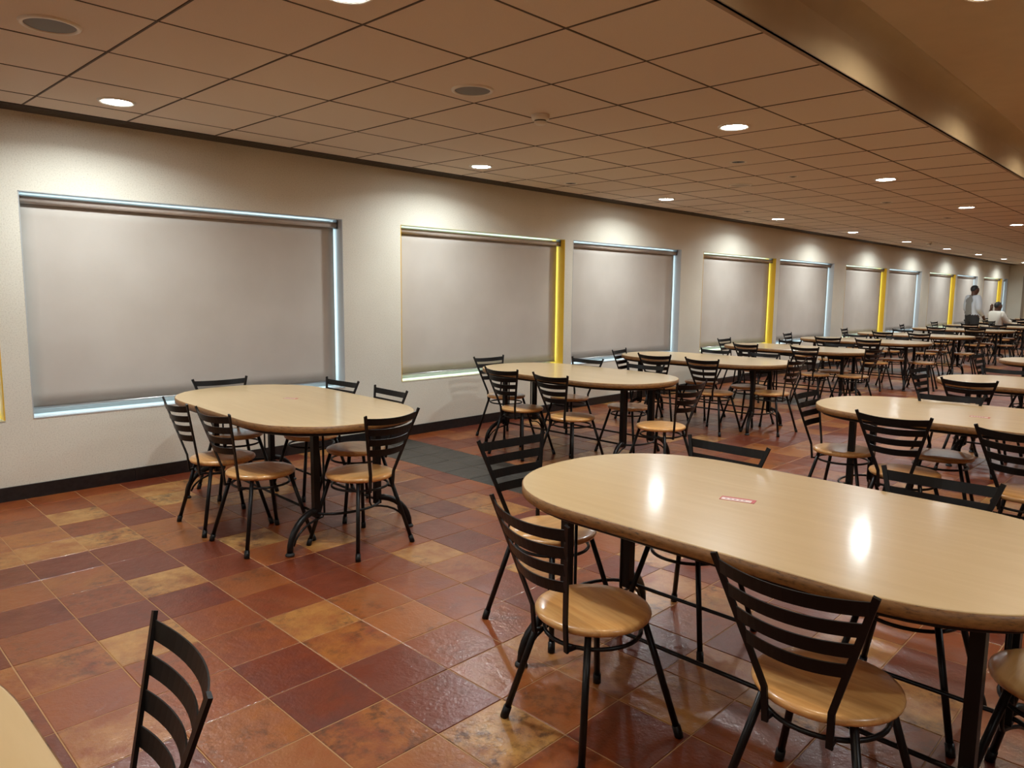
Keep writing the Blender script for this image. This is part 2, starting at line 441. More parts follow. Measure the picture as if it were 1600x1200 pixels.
bm = bmesh.new()
for t in slates[90:]: tile_geo(bm, *t)
o = mesh_obj('slate_tile_field', bm, M['slate'], floor); o['kind'] = 'stuff'

# ================================================================== WINDOW WALL
HEAD, SILL, WT = 2.0, .525, .26
wins = []
k = 0
for p in range(-1, 5):
    wins.append((3.0 + 5.57 * p, 3.0 + 5.57 * p + 2.41, 'yellow'))
    wins.append((5.57 + 5.57 * p, 5.57 + 5.57 * p + 2.41, 'grey'))
fixx = {1: (-.01, 2.40), 2: (3.03, 5.41), 3: (5.56, 7.95), 4: (8.56, 10.98), 5: (11.13, 13.55), 6: (14.17, 16.63), 7: (16.79, 19.25), 8: (19.92, 22.42), 9: (22.58, 24.95), 10: (25.72, 28.27)}
wins = [(*fixx[i], w[2]) if i in fixx else w for i, w in enumerate(wins)]
wins[0] = (-2.58, -.165, 'yellow')
wins[11] = (28.46, 29.16, 'grey')
wins = [w for w in wins if w[0] < 29]
bm = bmesh.new()
box(bm, X0, X1, 0, WT, 0, SILL); box(bm, X0, X1, 0, WT, HEAD, CEIL_Z + .35)
xs = [X0] + [v for w in wins for v in w[:2]] + [X1]
for i in range(0, len(xs), 2):
    box(bm, xs[i], xs[i + 1], 0, WT, SILL, HEAD)
wall_left = struct(mesh_obj('wall_left', bm, M['wall']))
ORD = ['first', 'second', 'third', 'fourth', 'fifth', 'sixth', 'seventh', 'eighth', 'ninth', 'tenth', 'eleventh', 'twelfth']
PANE_Y, FAB_Y = .205, .106
def blind_mesh(bm, x0, x1, z0, z1, seed):
    nx, nz = 28, 14; V = {}
    for side, dy in ((0, 0.0), (1, .0016)):
        for i in range(nx + 1):
            for j in range(nz + 1):
                u, v = i / nx, j / nz
                wob = .0035 * noise.noise(Vector((u * 4 + seed * 7.1, v * 2.2, seed))) * math.sin(PI * min(1, (1 - v) * 1.6))
                V[side, i, j] = bm.verts.new((x0 + (x1 - x0) * u, FAB_Y + dy + wob, z0 + (z1 - z0) * v))
    for i in range(nx):
        for j in range(nz):
            bm.faces.new((V[0, i, j], V[0, i + 1, j], V[0, i + 1, j + 1], V[0, i, j + 1]))
            bm.faces.new((V[1, i, j + 1], V[1, i + 1, j + 1], V[1, i + 1, j], V[1, i, j]))
    for i in range(nx):
        bm.faces.new((V[1, i, 0], V[1, i + 1, 0], V[0, i + 1, 0], V[0, i, 0])); bm.faces.new((V[0, i, nz], V[0, i + 1, nz], V[1, i + 1, nz], V[1, i, nz]))
    for j in range(nz):
        bm.faces.new((V[0, 0, j], V[0, 0, j + 1], V[1, 0, j + 1], V[1, 0, j])); bm.faces.new((V[1, nx, j], V[1, nx, j + 1], V[0, nx, j + 1], V[0, nx, j]))
for i, (a, b, kind) in enumerate(wins):
    w = struct(empty('window_%d' % (i + 1), ((a + b) / 2, 0, SILL))); hw = (b - a) / 2; H = HEAD - SILL
    rm = M['rev_yellow'] if kind == 'yellow' else M['rev_grey']; t = .006
    for nm, bx in (('jamb', (-hw, -hw + t, -.0015, WT, 0, H)), ('jamb', (hw - t, hw, -.0015, WT, 0, H)), ('sill', (-hw, hw, -.0025, WT, 0, t)), ('head_lining', (-hw, hw, -.0015, WT, H - t, H))):
        bm = bmesh.new(); box(bm, *bx); o = mesh_obj(nm, bm, rm if nm == 'jamb' or kind == 'grey' else M['rev_cream'], w); o['label'] = ('cream' if nm != 'jamb' and kind == 'yellow' else kind) + ' painted lining of the window reveal'
    bm = bmesh.new(); box(bm, -hw + .012, hw - .012, PANE_Y, PANE_Y + .008, .03, H - .03); mesh_obj('glass_pane', bm, M['daylight'], w)
    bm = bmesh.new(); f = .034
    box(bm, -hw + t, hw - t, PANE_Y - .012, PANE_Y + .03, t, f); box(bm, -hw + t, hw - t, PANE_Y - .012, PANE_Y + .03, H - f + .012, H - t)
    box(bm, -hw + t, -hw + .02, PANE_Y - .012, PANE_Y + .03, f, H - f); box(bm, hw - .02, hw - t, PANE_Y - .012, PANE_Y + .03, f, H - f)
    mesh_obj('window_frame', bm, M['alu'], w)
    # roller blind
    bl = empty('roller_blind', ((a + b) / 2, 0, 0))
    note = {0: 'cut off by the left edge', len(wins) - 1: 'narrow, farthest away before the end wall'}.get(i)
    if note is None: note = 'nearest and widest' if i == 1 else '%s of those right of the left edge' % ORD[i - 1]
    tag(bl, 'beige roller blind in a %s window recess, %s' % (kind, note), 'blind', 'drawn roller blinds of the window wall')
    bx0, bx1 = -hw + .027, hw - .026
    bm = bmesh.new(); blind_mesh(bm, bx0, bx1, .582, 1.948, i); fo = mesh_obj('blind_fabric', bm, M['blind'], bl)
    for p in fo.data.polygons: p.use_smooth = abs(p.normal.y) > .8
    bm = bmesh.new(); tube(bm, [(bx0 - .004, FAB_Y - .024, 1.951), (bx1 + .004, FAB_Y - .024, 1.951)], .025, 14); mesh_obj('roller_tube', bm, M['roller'], bl, True)
    bm = bmesh.new(); tube(bm, [(bx0, FAB_Y, .578), (bx1, FAB_Y, .578)], .009, 8); mesh_obj('bottom_bar', bm, M['alu'], bl, True)
    for s, x in ((-1, bx0 - .012), (1, bx1 + .010)):
        bm = bmesh.new(); box(bm, x - .005, x + .005, FAB_Y - .05, FAB_Y + .012, 1.92, HEAD - t); mesh_obj('bracket', bm, M['bracket'], bl)

# skirting of dark stone lengths
sk = struct(empty('baseboard_left', (0, 0, 0)))
x = X0; kk = 0
while x < X1 - .05:
    e = min(x + 1.2, X1); bm = bmesh.new(); box(bm, x + .0012, e - .0012, -.012, 0, 0, .093); mesh_obj('skirting_length', bm, M['skirt'], sk); x = e

# slot diffuser between the tiled ceiling and the wall
TRIM_Y = -.21
tr = struct(empty('trim_1', (0, 0, CEIL_Z)))
bm = bmesh.new(); box(bm, X0, X1, TRIM_Y, -.0, .004, .03); mesh_obj('slot_back', bm, M['slot'], tr)
for j in range(6):
    y = TRIM_Y + .018 + j * .034
    bm = bmesh.new(); box(bm, X0, X1, y, y + .011, -.004, .005); mesh_obj('slot_fin', bm, M['slot_fin'], tr)

# ================================================================== CEILING
CT = .6; JY = .096
bm = bmesh.new(); box(bm, X0, X1, EDGE_Y + .012, 0, CEIL_Z + .03, CEIL_Z + .06)
ceiling = struct(mesh_obj('ceiling', bm, M['ceil_gap']))
# T-bars, pale in reality; dark brown here paints the shadow line along them
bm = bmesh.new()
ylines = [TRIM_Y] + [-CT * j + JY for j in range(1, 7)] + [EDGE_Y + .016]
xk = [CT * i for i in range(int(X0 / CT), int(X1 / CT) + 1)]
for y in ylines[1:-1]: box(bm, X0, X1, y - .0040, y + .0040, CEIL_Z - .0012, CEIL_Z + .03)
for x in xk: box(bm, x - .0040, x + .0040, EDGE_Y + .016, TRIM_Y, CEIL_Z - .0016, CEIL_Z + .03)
mesh_obj('grid_bars_shade', bm, M['tbar_shade'], ceiling)
def ctile_geo(bm, x0, x1, y0, y1):
    g, e = .0050, .0035
    def ring(d, z): return [bm.verts.new(c) for c in ((x0 + d, y0 + d, z), (x0 + d, y1 - d, z), (x1 - d, y1 - d, z), (x1 - d, y0 + d, z))]
    a, b_, c = ring(g + e, 0), ring(g, .003), ring(g, .02)
    bm.faces.new(a)
    for A, B in ((a, b_), (b_, c)):
        for k in range(4): bm.faces.new((A[k], B[k], B[(k + 1) % 4], A[(k + 1) % 4]))
ct = []
for y1, y0 in zip(ylines, ylines[1:]):
    xs = [X0] + xk + [X1]
    xs = sorted(set(round(v, 4) for v in xs))
    for x0, x1 in zip(xs, xs[1:]):
        if x1 - x0 > .05: ct.append((x0, x1, y0, y1))
ct.sort(key=lambda t: screen_area([(t[0], t[2], CEIL_Z), (t[1], t[2], CEIL_Z), (t[1], t[3], CEIL_Z), (t[0], t[3], CEIL_Z)]), reverse=True)
cc = {}
for t in ct[:300]:
    w, h = round(t[1] - t[0], 4), round(t[3] - t[2], 4)
    if (w, h) not in cc:
        bm = bmesh.new(); ctile_geo(bm, -w / 2, w / 2, -h / 2, h / 2); fix_normals(bm)
        for f in bm.faces:
            if len(f.verts) == 4 and all(abs(v.co.z) < 1e-6 for v in f.verts) and f.normal.z > 0: bmesh.ops.reverse_faces(bm, faces=bm.faces[:]); break
        me = bpy.data.meshes.new('ceiling_tile'); bm.to_mesh(me); bm.free(); me.materials.append(M['ceil']); cc[(w, h)] = me
    o = bpy.data.objects.new('ceiling_tile', cc[(w, h)]); o.location = ((t[0] + t[1]) / 2, (t[2] + t[3]) / 2, CEIL_Z + random.uniform(-.0004, .0006))
    o.rotation_euler = (random.uniform(-.0022, .0022), random.uniform(-.0022, .0022), 0)
    link(o, ceiling)
bm = bmesh.new()
for t in ct[300:]:
    b2 = len(bm.verts); ctile_geo(bm, *t)
bmesh.ops.translate(bm, verts=bm.verts[:], vec=(0, 0, CEIL_Z)); fix_normals(bm)
o = mesh_obj('ceiling_tile_field', bm, M['ceil'], ceiling); o['kind'] = 'stuff'
# raised plaster ceiling, its coved upstand and the edge angle
bm = bmesh.new(); box(bm, X0, X1, YB, EDGE_Y - .10, RAISED_Z, RAISED_Z + .05); struct(mesh_obj('ceiling_2', bm, M['raised']))
bm = bmesh.new(); prof = [(EDGE_Y, CEIL_Z + .004), (EDGE_Y, RAISED_Z - .11)]
for i in range(1, 11):
    th = i / 10 * PI / 2; prof.append((EDGE_Y - .11 + .11 * math.cos(th), RAISED_Z - .11 + .11 * math.sin(th)))
prof += [(EDGE_Y - .11, RAISED_Z + .05), (EDGE_Y + .02, RAISED_Z + .05), (EDGE_Y + .02, CEIL_Z + .004)]
A = [bm.verts.new((X0, y, z)) for y, z in prof]; B = [bm.verts.new((X1, y, z)) for y, z in prof]
for i in range(len(prof)): bm.faces.new((A[i], A[(i + 1) % len(prof)], B[(i + 1) % len(prof)], B[i]))
bm.faces.new(A); bm.faces.new(list(reversed(B))); fix_normals(bm)
fo = struct(mesh_obj('trim_2', bm, M['fascia']))
for p in fo.data.polygons: p.use_smooth = 2 <= p.index <= 10
bm = bmesh.new(); box(bm, X0, X1, EDGE_Y - .004, EDGE_Y + .020, CEIL_Z - .004, CEIL_Z + .003); box(bm, X0, X1, EDGE_Y - .004, EDGE_Y, CEIL_Z - .004, CEIL_Z + .008); struct(mesh_obj('trim_3', bm, M['fascia_trim']))
# other walls
for nm, bx in (('wall_far', (X1, X1 + .2, YB, WT, 0, RAISED_Z + .3)), ('wall_near', (X0 - .2, X0, YB, WT, 0, RAISED_Z + .3)), ('wall_right', (X0 - .2, X1 + .2, YB - .2, YB, 0, RAISED_Z + .3))):
    bm = bmesh.new(); box(bm, *bx); struct(mesh_obj(nm, bm, M['wall']))
# flush door in the far wall
dr = struct(empty('door_1', (X1, -.95, 0)))
bm = bmesh.new(); box(bm, -.03, 0, -.45, .45, 0.005, 2.02); mesh_obj('door_leaf', bm, M['door'], dr)
bm = bmesh.new(); box(bm, -.04, 0, -.53, -.455, 0, 2.1); box(bm, -.04, 0, .455, .53, 0, 2.1); box(bm, -.04, 0, -.53, .53, 2.025, 2.1); mesh_obj('door_frame', bm, M['fascia_trim'], dr)
bm = bmesh.new(); tube(bm, [(-.03, .36, 1.0), (-.075, .36, 1.0), (-.075, .25, 1.0)], .009, 8); mesh_obj('door_handle', bm, M['alu'], dr)

# ================================================================== CEILING LIGHTS AND FITTINGS
bm = bmesh.new(); lathe(bm, [(.078, -.002), (.090, -.010), (.101, -.009), (.106, 0.0)], 36); fix_normals(bm)
me_ring = bpy.data.meshes.new('ring'); bm.to_mesh(me_ring); bm.free(); me_ring.materials.append(M['white'])
def disc_mesh(m):
    bm = bmesh.new(); vs = [bm.verts.new((.079 * math.cos(-2 * PI * k / 24), .079 * math.sin(-2 * PI * k / 24), -.006)) for k in range(24)]
    bm.faces.new(vs); me = bpy.data.meshes.new('diffuser'); bm.to_mesh(me); bm.free(); me.materials.append(m); return me
def beam(w, col):
    l = bpy.data.lights.new('lamp_light', 'AREA'); l.shape = 'DISK'; l.size = .15; l.energy = w; l.color = col; l.spread = math.radians(BEAM); return l
me_disc, me_disc2 = (disc_mesh(M['lamp']), beam(LAMP_W, LAMP_COL)), (disc_mesh(M['lamp2']), beam(RAISED_W, RAISED_COL))
me_disc3 = (me_disc[0], beam(BACK_FILL_W, LAMP_COL))
for p in me_ring.polygons: p.use_smooth = True
def downlight(x, y, z, label, group, disc):
    t = empty('downlight', (x, y, z)); tag(t, label, 'ceiling light', group)
    for nm, me in (('trim_ring', me_ring), ('diffuser', disc[0])):
        link(bpy.data.objects.new(nm, me), t)
    l = bpy.data.objects.new('lamp_light', disc[1]); l.location = (0, 0, -.012); link(l, t)
for r, (yy, words) in enumerate(((-.735, 'in the row beside the window wall'), (-3.15, 'in the row near the raised ceiling'))):
    for i in range(-1, 10):
        xx = .36 + 3.0 * i
        if xx > X1 - .3: continue
        if i < 0: lab = 'round white downlight out of view behind, %s' % words
        else: lab = 'round glowing white downlight, %s from the camera %s' % (ORD[i], words)
        downlight(xx, yy, CEIL_Z, lab, 'downlights in the tiled ceiling', me_disc)
for i in range(-1, 7):
    downlight(.78 + 2.02 * i, -4.69, RAISED_Z, 'round downlight in the raised plaster ceiling, %s along its upstand' % ORD[i + 1], 'downlights along the raised ceiling edge', me_disc2)
for i in range(-1, 5):  # unseen back row, added to light the right side of the room
    downlight(.4 + 3.4 * i, -7.4, RAISED_Z, 'unseen round fill downlight added to the raised ceiling, %s from the left' % ORD[i + 1], 'unseen fill downlights added behind the camera', me_disc3)

def speaker_fit(x, y, label, r=.118, gm='mesh_grey'):
    t = empty('ceiling_speaker', (x, y, CEIL_Z)); tag(t, label, 'speaker', 'round ceiling speakers')
    bm = bmesh.new(); lathe(bm, [(r * .82, -.004), (r * .85, -.010), (r * .97, -.008), (r, 0)], 36); fix_normals(bm); mesh_obj('rim', bm, M['white'], t, True)
    bm = bmesh.new(); lathe(bm, [(0, -.009), (r * .5, -.008), (r * .83, -.005)], 32); mesh_obj('grille', bm, M[gm], t, True)
speaker_fit(-.295, -1.925, 'round grey mesh ceiling speaker, nearest, at the top left of the photo')
speaker_fit(1.595, -2.51, 'round grey mesh ceiling speaker beside the white smoke detector')
speaker_fit(5.85, -1.93, 'round pale ceiling speaker, third away, between the two rows of downlights', gm='mesh_pale')
def smoke(x, y, label):
    t = empty('smoke_detector', (x, y, CEIL_Z)); tag(t, label, 'detector', 'smoke detectors')
    bm = bmesh.new(); lathe(bm, [(.058, 0), (.058, -.014), (.052, -.03), (.040, -.034)], 28); fix_normals(bm); mesh_obj('base', bm, M['white'], t, True)
    bm = bmesh.new(); lathe(bm, [(.034, -.030), (.034, -.043)], 24); mesh_obj('vent_gap', bm, M['slot'], t)
    bm = bmesh.new(); lathe(bm, [(.040, -.041), (.038, -.050), (.026, -.060), (0, -.062)], 24); fix_normals(bm); mesh_obj('sensor_cap', bm, M['white'], t, True)
smoke(2.28, -2.40, 'white domed smoke detector on the ceiling, large and nearest')
smoke(15.9, -1.0, 'tiny white smoke detector far down the ceiling beside a downlight')
def sprinkler(x, y, label, r=.075):
    t = empty('sprinkler', (x, y, CEIL_Z)); tag(t, label, 'sprinkler', 'recessed ceiling sprinklers')
    bm = bmesh.new(); lathe(bm, [(r * .70, -.002), (r * .74, -.005), (r * .95, -.004), (r, 0)], 28); fix_normals(bm); mesh_obj('rosette', bm, M['white'], t, True)
    bm = bmesh.new(); lathe(bm, [(0, -.0025), (r * .72, -.0025)], 24); mesh_obj('recess', bm, M['slot'], t)
    bm = bmesh.new(); tube(bm, [(0, 0, 0), (0, 0, -.007)], .008, 8); lathe(bm, [(.0, -.0075), (.016, -.0075), (.016, -.009), (0, -.009)], 12); fix_normals(bm); mesh_obj('deflector', bm, M['slot_fin'], t)
for x, y, lab in ((4.61, -2.54, 'dark recessed sprinkler rosette ahead of the third speaker'), (4.67, -.68, 'dark recessed sprinkler rosette close to the window wall, nearest'), (8.25, -2.57, 'dark recessed sprinkler rosette past the third downlight, middle of the ceiling'), (10.62, -2.63, 'dark recessed sprinkler rosette farther along the middle of the ceiling'), (8.17, -.85, 'dark recessed sprinkler rosette by the wall, beyond the third wall-side downlight'), (5.65, -2.56, 'small flat sprinkler cover beyond the first recessed rosette')):
    sprinkler(x, y, lab, .05 if 'small' in lab else .075)

# ================================================================== CHAIR
SEAT_Z = .412
def make_chair():
    t = empty('dining_chair')
    bm = bmesh.new(); R = .184
    lathe(bm, [(0, SEAT_Z - .028), (R - .014, SEAT_Z - .028), (R - .004, SEAT_Z - .022), (R, SEAT_Z - .013), (R - .003, SEAT_Z - .005), (R - .013, SEAT_Z - .0008), (R - .05, SEAT_Z), (0, SEAT_Z)], 40)
    fix_normals(bm); mesh_obj('seat', bm, M['seat'], t, True)
    for sx in (-1, 1):
        for sy in (-1, 1):
            bm = bmesh.new()
            a = Vector((sx * .112, sy * .112, SEAT_Z - .027)); b = Vector((sx * .198, sy * .196, .012)); c = Vector((sx * .2, sy * .198, .0))
            k = a.lerp(b, .93)
            tube(bm, [a, k], .0108, 10); tube(bm, [k, b, c], [.0138, .0142, .0142], 10)
            mesh_obj('leg', bm, M['black'], t, True)
    bm = bmesh.new(); RR = .152; z = .338
    tube(bm, [(RR * math.cos(2 * PI * q / 36), RR * math.sin(2 * PI * q / 36), z) for q in range(36)], .0068, 8, closed=True); mesh_obj('leg_ring', bm, M['black'], t, True)
    bm = bmesh.new()
    box(bm, -.125, .125, -.014, .014, SEAT_Z - .034, SEAT_Z - .0275); box(bm, -.014, .014, -.125, .125, SEAT_Z - .034, SEAT_Z - .0275)
    mesh_obj('seat_cross', bm, M['black'], t)
    B0, B1, B2 = (-.168, .080, .332), (-.176, .083, .425), (-.262, .190, .764)
    for s in (-1, 1):
        bm = bmesh.new()
        p = [(B[0], B[1] * s, B[2]) for B in (B0, B1, B2)]
        bar(bm, p, [(0, 1, 0)] * 3, .0165, .008)
        bar(bm, [(-.131, .078 * s, .338), (-.172, .081 * s, .338)], (0, 1, 0), .010, .010)
        mesh_obj('upright', bm, M['black'], t)
    for q in range(4):
        zc = .733 - .0585 * q
        f = (zc - B1[2]) / (B2[2] - B1[2]); xx = B1[0] + (B2[0] - B1[0]) * f; hw = B1[1] + (B2[1] - B1[1]) * f
        sag = .041 * (hw / .19)
        bm = bmesh.new(); n = 14; pts = []; ups = []
        up = Vector((B2[0] - B1[0], 0, B2[2] - B1[2])).normalized()
        for i in range(n + 1):
            u = -1 + 2 * i / n
            d_ = sag * (1 - u * u); pts.append((xx - d_ * up.z, hw * u, zc + d_ * up.x)); ups.append(tuple(up))
        bar(bm, pts, ups, .0365, .0035); mesh_obj('slat', bm, M['black'], t)
    return t
proto = make_chair(); used = [False]
def chair(x, y, deg, label, group):
    o = copy_tree(proto) if used[0] else proto
    used[0] = True
    o.location = (x, y, 0); o.rotation_euler = (0, 0, math.radians(deg))
    return tag(o, label, 'chair', group)

# ================================================================== TABLE
TOP_Z, TTH = .70, .038
def outline(a, b, inset=0.0, n=20):
    k = .40; a -= inset; e = b - inset - k; P = []
    for q in range(4):
        for i in range(n):
            th = (q * n + i) / (4 * n) * 2 * PI
            c, s = math.cos(th), math.sin(th); m_ = 2 / 2.25
            P.append((a * math.copysign(abs(c) ** m_, c), e * math.copysign(abs(s) ** m_, s) + (k if s > 0 or (s == 0) else -k)))
        if q in (1,): pass
    return P
def make_table(b=.95, a=.50, base_dy=0.0):
    t = empty('oval_table')
    bm = bmesh.new()
    prof = [(.010, TOP_Z - TTH + .004), (.0025, TOP_Z - TTH + .004), (.0025, TOP_Z - .0035), (.0035, TOP_Z - .0010), (.006, TOP_Z)]
    rings = [[bm.verts.new((x, y, z)) for x, y in outline(a, b, d)] for d, z in prof]
    n = len(rings[0])
    for A, B in zip(rings, rings[1:]):
        for i in range(n): bm.faces.new((A[i], A[(i + 1) % n], B[(i + 1) % n], B[i]))
    bm.faces.new(rings[-1]); bm.faces.new(list(reversed(rings[0])))
    mesh_obj('tabletop', bm, M['top'], t)
    bm = bmesh.new(); prof = [(.012, TOP_Z - TTH), (.003, TOP_Z - TTH), (0, TOP_Z - TTH + .003), (0, TOP_Z - .0035), (.003, TOP_Z - .0025)]
    rings = [[bm.verts.new((x, y, z)) for x, y in outline(a, b, d)] for d, z in prof]
    for A, B in zip(rings, rings[1:]):
        for i in range(n): bm.faces.new((A[i], A[(i + 1) % n], B[(i + 1) % n], B[i]))
    mesh_obj('edge_band', bm, M['edge'], t, True)
    PX, PY, PZ = .195, .68, .20
    def off(p): return [(x, y + base_dy, z) for x, y, z in p]
    bm = bmesh.new()
    loop = []
    for q in range(40):
        th = 2 * PI * q / 40; c, s = math.cos(th), math.sin(th)
        loop.append(((a - .035) * math.copysign(abs(c) ** .85, c), (b - .045 - .4) * math.copysign(abs(s) ** .85, s) + math.copysign(.4, s + 1e-9), TOP_Z - TTH - .011))
    tube(bm, loop, .009, 8, closed=True)
    mesh_obj('apron_rail', bm, M['black'], t, True)
    bm = bmesh.new()
    box(bm, -.24, .24, PY - .02 + base_dy, PY + .02 + base_dy, TOP_Z - TTH - .02, TOP_Z - TTH); box(bm, -.24, .24, -PY - .02 + base_dy, -PY + .02 + base_dy, TOP_Z - TTH - .02, TOP_Z - TTH)
    mesh_obj('top_plate', bm, M['black'], t)
    for sx in (-1, 1):
        for sy in (-1, 1):
            lg = None
            bm = bmesh.new(); x, y = PX * sx, PY * sy + base_dy; h = .0175
            box(bm, x - h, x + h, y - h, y + h, PZ - .035, TOP_Z - TTH - .019)
            lg = mesh_obj('leg', bm, M['black'], t)
            bm = bmesh.new(); pts = []; rs = []
            for i in range(9):
                th = i / 8 * PI / 2
                pts.append((x + sx * .185 * math.sin(th), y + sy * .055 * math.sin(th), .016 + (PZ - .016) * math.cos(th))); rs.append(.0185 - .002 * i / 8)
            tube(bm, pts, rs, 10); mesh_obj('curved_foot', bm, M['black'], t, True)
            bm = bmesh.new(); lathe(bm, [(0, .0), (.024, .0), (.024, .008), (.017, .017), (0, .018)], 16, (x + sx * .185, y + sy * .055, 0)); fix_normals(bm); mesh_obj('glide', bm, M['rubber'], t, True)
            bm = bmesh.new(); bx_ = x - sx * .05
            pts = [(bx_, y, TOP_Z - TTH - .019), (bx_, y, PZ - .02), (bx_ + sx * .012, y, PZ - .045)]
            for i in range(1, 7):
                th = i / 6 * PI / 2 * .86
                pts.append((x - sx * .03 + sx * .195 * math.sin(th), y + sy * .05 * math.sin(th), .014 + (PZ - .062) * math.cos(th)))
            tube(bm, pts, .0062, 8); mesh_obj('leg_brace', bm, M['black'], t, True)
    bm = bmesh.new(); loop = []
    for s in (1, -1):
        for i in range(13):
            th = PI * i / 12
            loop.append((s * PX * math.cos(th) * 1.0, s * (PY + .115 * math.sin(th)) + base_dy, PZ - .015))
    tube(bm, loop, .0075, 8, closed=True); mesh_obj('stretcher', bm, M['black'], t, True)
    return t
protos = {}
def table(x, y, deg, label, group, b=.95, a=.5, base_dy=0.0):
    key = (b, a, base_dy)
    if key in protos: o = copy_tree(protos[key])
    else: o = make_table(b, a, base_dy); protos[key] = o
    o.location = (x, y, 0); o.rotation_euler = (0, 0, math.radians(deg))
    return tag(o, label, 'table', group)
def sticker(parent, x, y, deg, w=.115, h=.045):
    bm = bmesh.new(); box(bm, -w / 2, w / 2, -h / 2, h / 2, 0, .0008); s = mesh_obj('sticker', bm, M['red'], parent); s['label'] = 'small red and white sticker on the tabletop'
    s.location = (x, y, TOP_Z + .0002); s.rotation_euler = (0, 0, math.radians(deg))
    bm = bmesh.new(); box(bm, -w * .46, w * .40, -h * .44, h * .16, .0008, .0012); mesh_obj('white_panel', bm, M['paper'], s)
    bm = bmesh.new()
    for i in range(5): box(bm, -w * .36 + i * w * .13, -w * .36 + i * w * .13 + w * .07, -h * .22, -h * .02, .0012, .0015)
    mesh_obj('print_marks', bm, M['ink'], s)

GC_W = 'chairs at the tables along the windows'; GC_R = 'chairs at the right-hand row of tables'
POSW = {'LA': 'left side near the wall', 'LB': 'left side near the aisle', 'RA': 'right side near the wall', 'RB': 'right side near the aisle', 'W': 'at the wall end', 'N': 'at the aisle end'}
POSR = {'LA': 'left side far half', 'LB': 'left side near half', 'RA': 'right side far half', 'RB': 'right side near half', 'W': 'at the far end', 'N': 'at the near end'}
def wchair(i, pos, x, y, deg):
    chair(x, y, deg, 'black slat-back chair, round wooden seat, %s, %s table along the windows' % (POSW[pos], ORD[i]), GC_W)
def rchair(i, pos, x, y, deg):
    chair(x, y, deg, 'black slat-back chair, round wooden seat, %s, %s table of the right row' % (POSR[pos], ORD[i]), GC_R)

# window row ------------------------------------------------------
tw = []
TX = [1.02, 3.74, 5.94, 8.34, 10.86, 13.45, 16.75, 19.5, 22.45, 25.1, 27.6]
for i, x in enumerate(TX):
    tl = 'pale oval table on black curved legs, %s from the camera along the windows' % ORD[i]
    tw.append(table(x, -1.47 if i == 0 else -1.54, (-3, -2, 0, 0, 0, 1, 0, -1, 0, 1, 0)[i], tl, 'oval tables along the windows', b=.955 if i == 0 else .95))
sticker(tw[0], .07, .115, -58, .09, .036)
W_EXACT = {
    0: (('LA', .62, -1.40, -3), ('LB', .62, -1.86, 1), ('N', .98, -2.28, 97), ('W', 1.01, -.76, -95), ('RA', 1.37, -1.14, 182), ('RB', 1.33, -1.73, 176)),
    1: (('LA', 3.30, -1.32, 0), ('LB', 3.27, -1.90, -4), ('W', 3.76, -.68, -94), ('RA', 4.11, -1.18, 180), ('RB', 4.06, -1.89, 182), ('N', 3.44, -2.62, 87)),
    2: (('LA', 5.56, -1.31, 5), ('LB', 5.49, -1.94, -3), ('W', 5.62, -.95, -78), ('RA', 6.22, -1.37, 176), ('RB', 6.20, -1.95, 173), ('N', 5.90, -2.34, 88)),
    3: (('LA', 7.96, -1.19, -10), ('LB', 8.04, -1.92, -8), ('W', 8.54, -.66, -90), ('RA', 8.66, -1.14, 164), ('RB', 8.62, -1.95, 190), ('N', 8.2, -2.33, 78)),
}
for i, L in W_EXACT.items():
    for c in L: wchair(i, *c)
for i in range(4, len(TX)):
    x = TX[i]; j = lambda s=.05: random.uniform(-s, s)
    for pos, dx, yy, dg in (('LA', -.43, -1.22, 0), ('LB', -.43, -1.86, 0), ('W', .0, -.58, -90), ('RA', .33, -1.2, 180), ('RB', .33, -1.87, 180), ('N', .05, -2.34, 90)):
        if i == 8 and pos == 'LA': continue
        wchair(i, pos, x + dx + j(), yy + j(), dg + random.uniform(-10, 10))
# right-hand row --------------------------------------------------
big = table(.975, -4.60, -2, 'large pale oval table at the right front with a red sticker', 'oval tables of the right row', b=.905, a=.505, base_dy=.02)
sticker(big, .005, .115, -73)
RX = [.975, 3.70, 5.92, 8.6]
RY = [0, -4.66, -4.80, -4.74]
rt = [big]
for i in (1, 2, 3):
    rt.append(table(RX[i], RY[i], 0, 'pale oval table on black curved legs, %s in the right row' % ORD[i], 'oval tables of the right row'))
sticker(rt[1], -.08, .02, -87, .10, .042)
for c in (('LA', .49, -4.26, -12), ('LB', .555, -4.965, -1), ('W', .99, -3.66, -94), ('RA', 1.33, -4.11, 177), ('RB', 1.34, -4.94, 180), ('N', 1.0, -5.42, 88)): rchair(0, *c)
for c in (('W', 3.57, -3.91, -90), ('LA', 3.20, -4.38, -1), ('LB', 3.16, -4.97, -3), ('RA', 3.86, -4.40, 188), ('RB', 3.95, -5.02, 180)): rchair(1, *c)
for c in (('W', 5.95, -3.92, -96), ('LA', 5.46, -4.23, 0), ('RA', 6.24, -4.20, 174), ('LB', 5.48, -4.95, 0)): rchair(2, *c)
for c in (('W', 8.2, -3.91, -94), ('LA', 8.1, -4.35, 0)): rchair(3, *c)
# lower left corner -----------------------------------------------
table(-1.535, -4.66, 0, 'pale oval table cut off by the lower left corner of the photo', 'oval tables of the right row')
chair(-1.08, -4.31, 171, 'black slat-back chair at the lower left, only its backrest in view', GC_R)

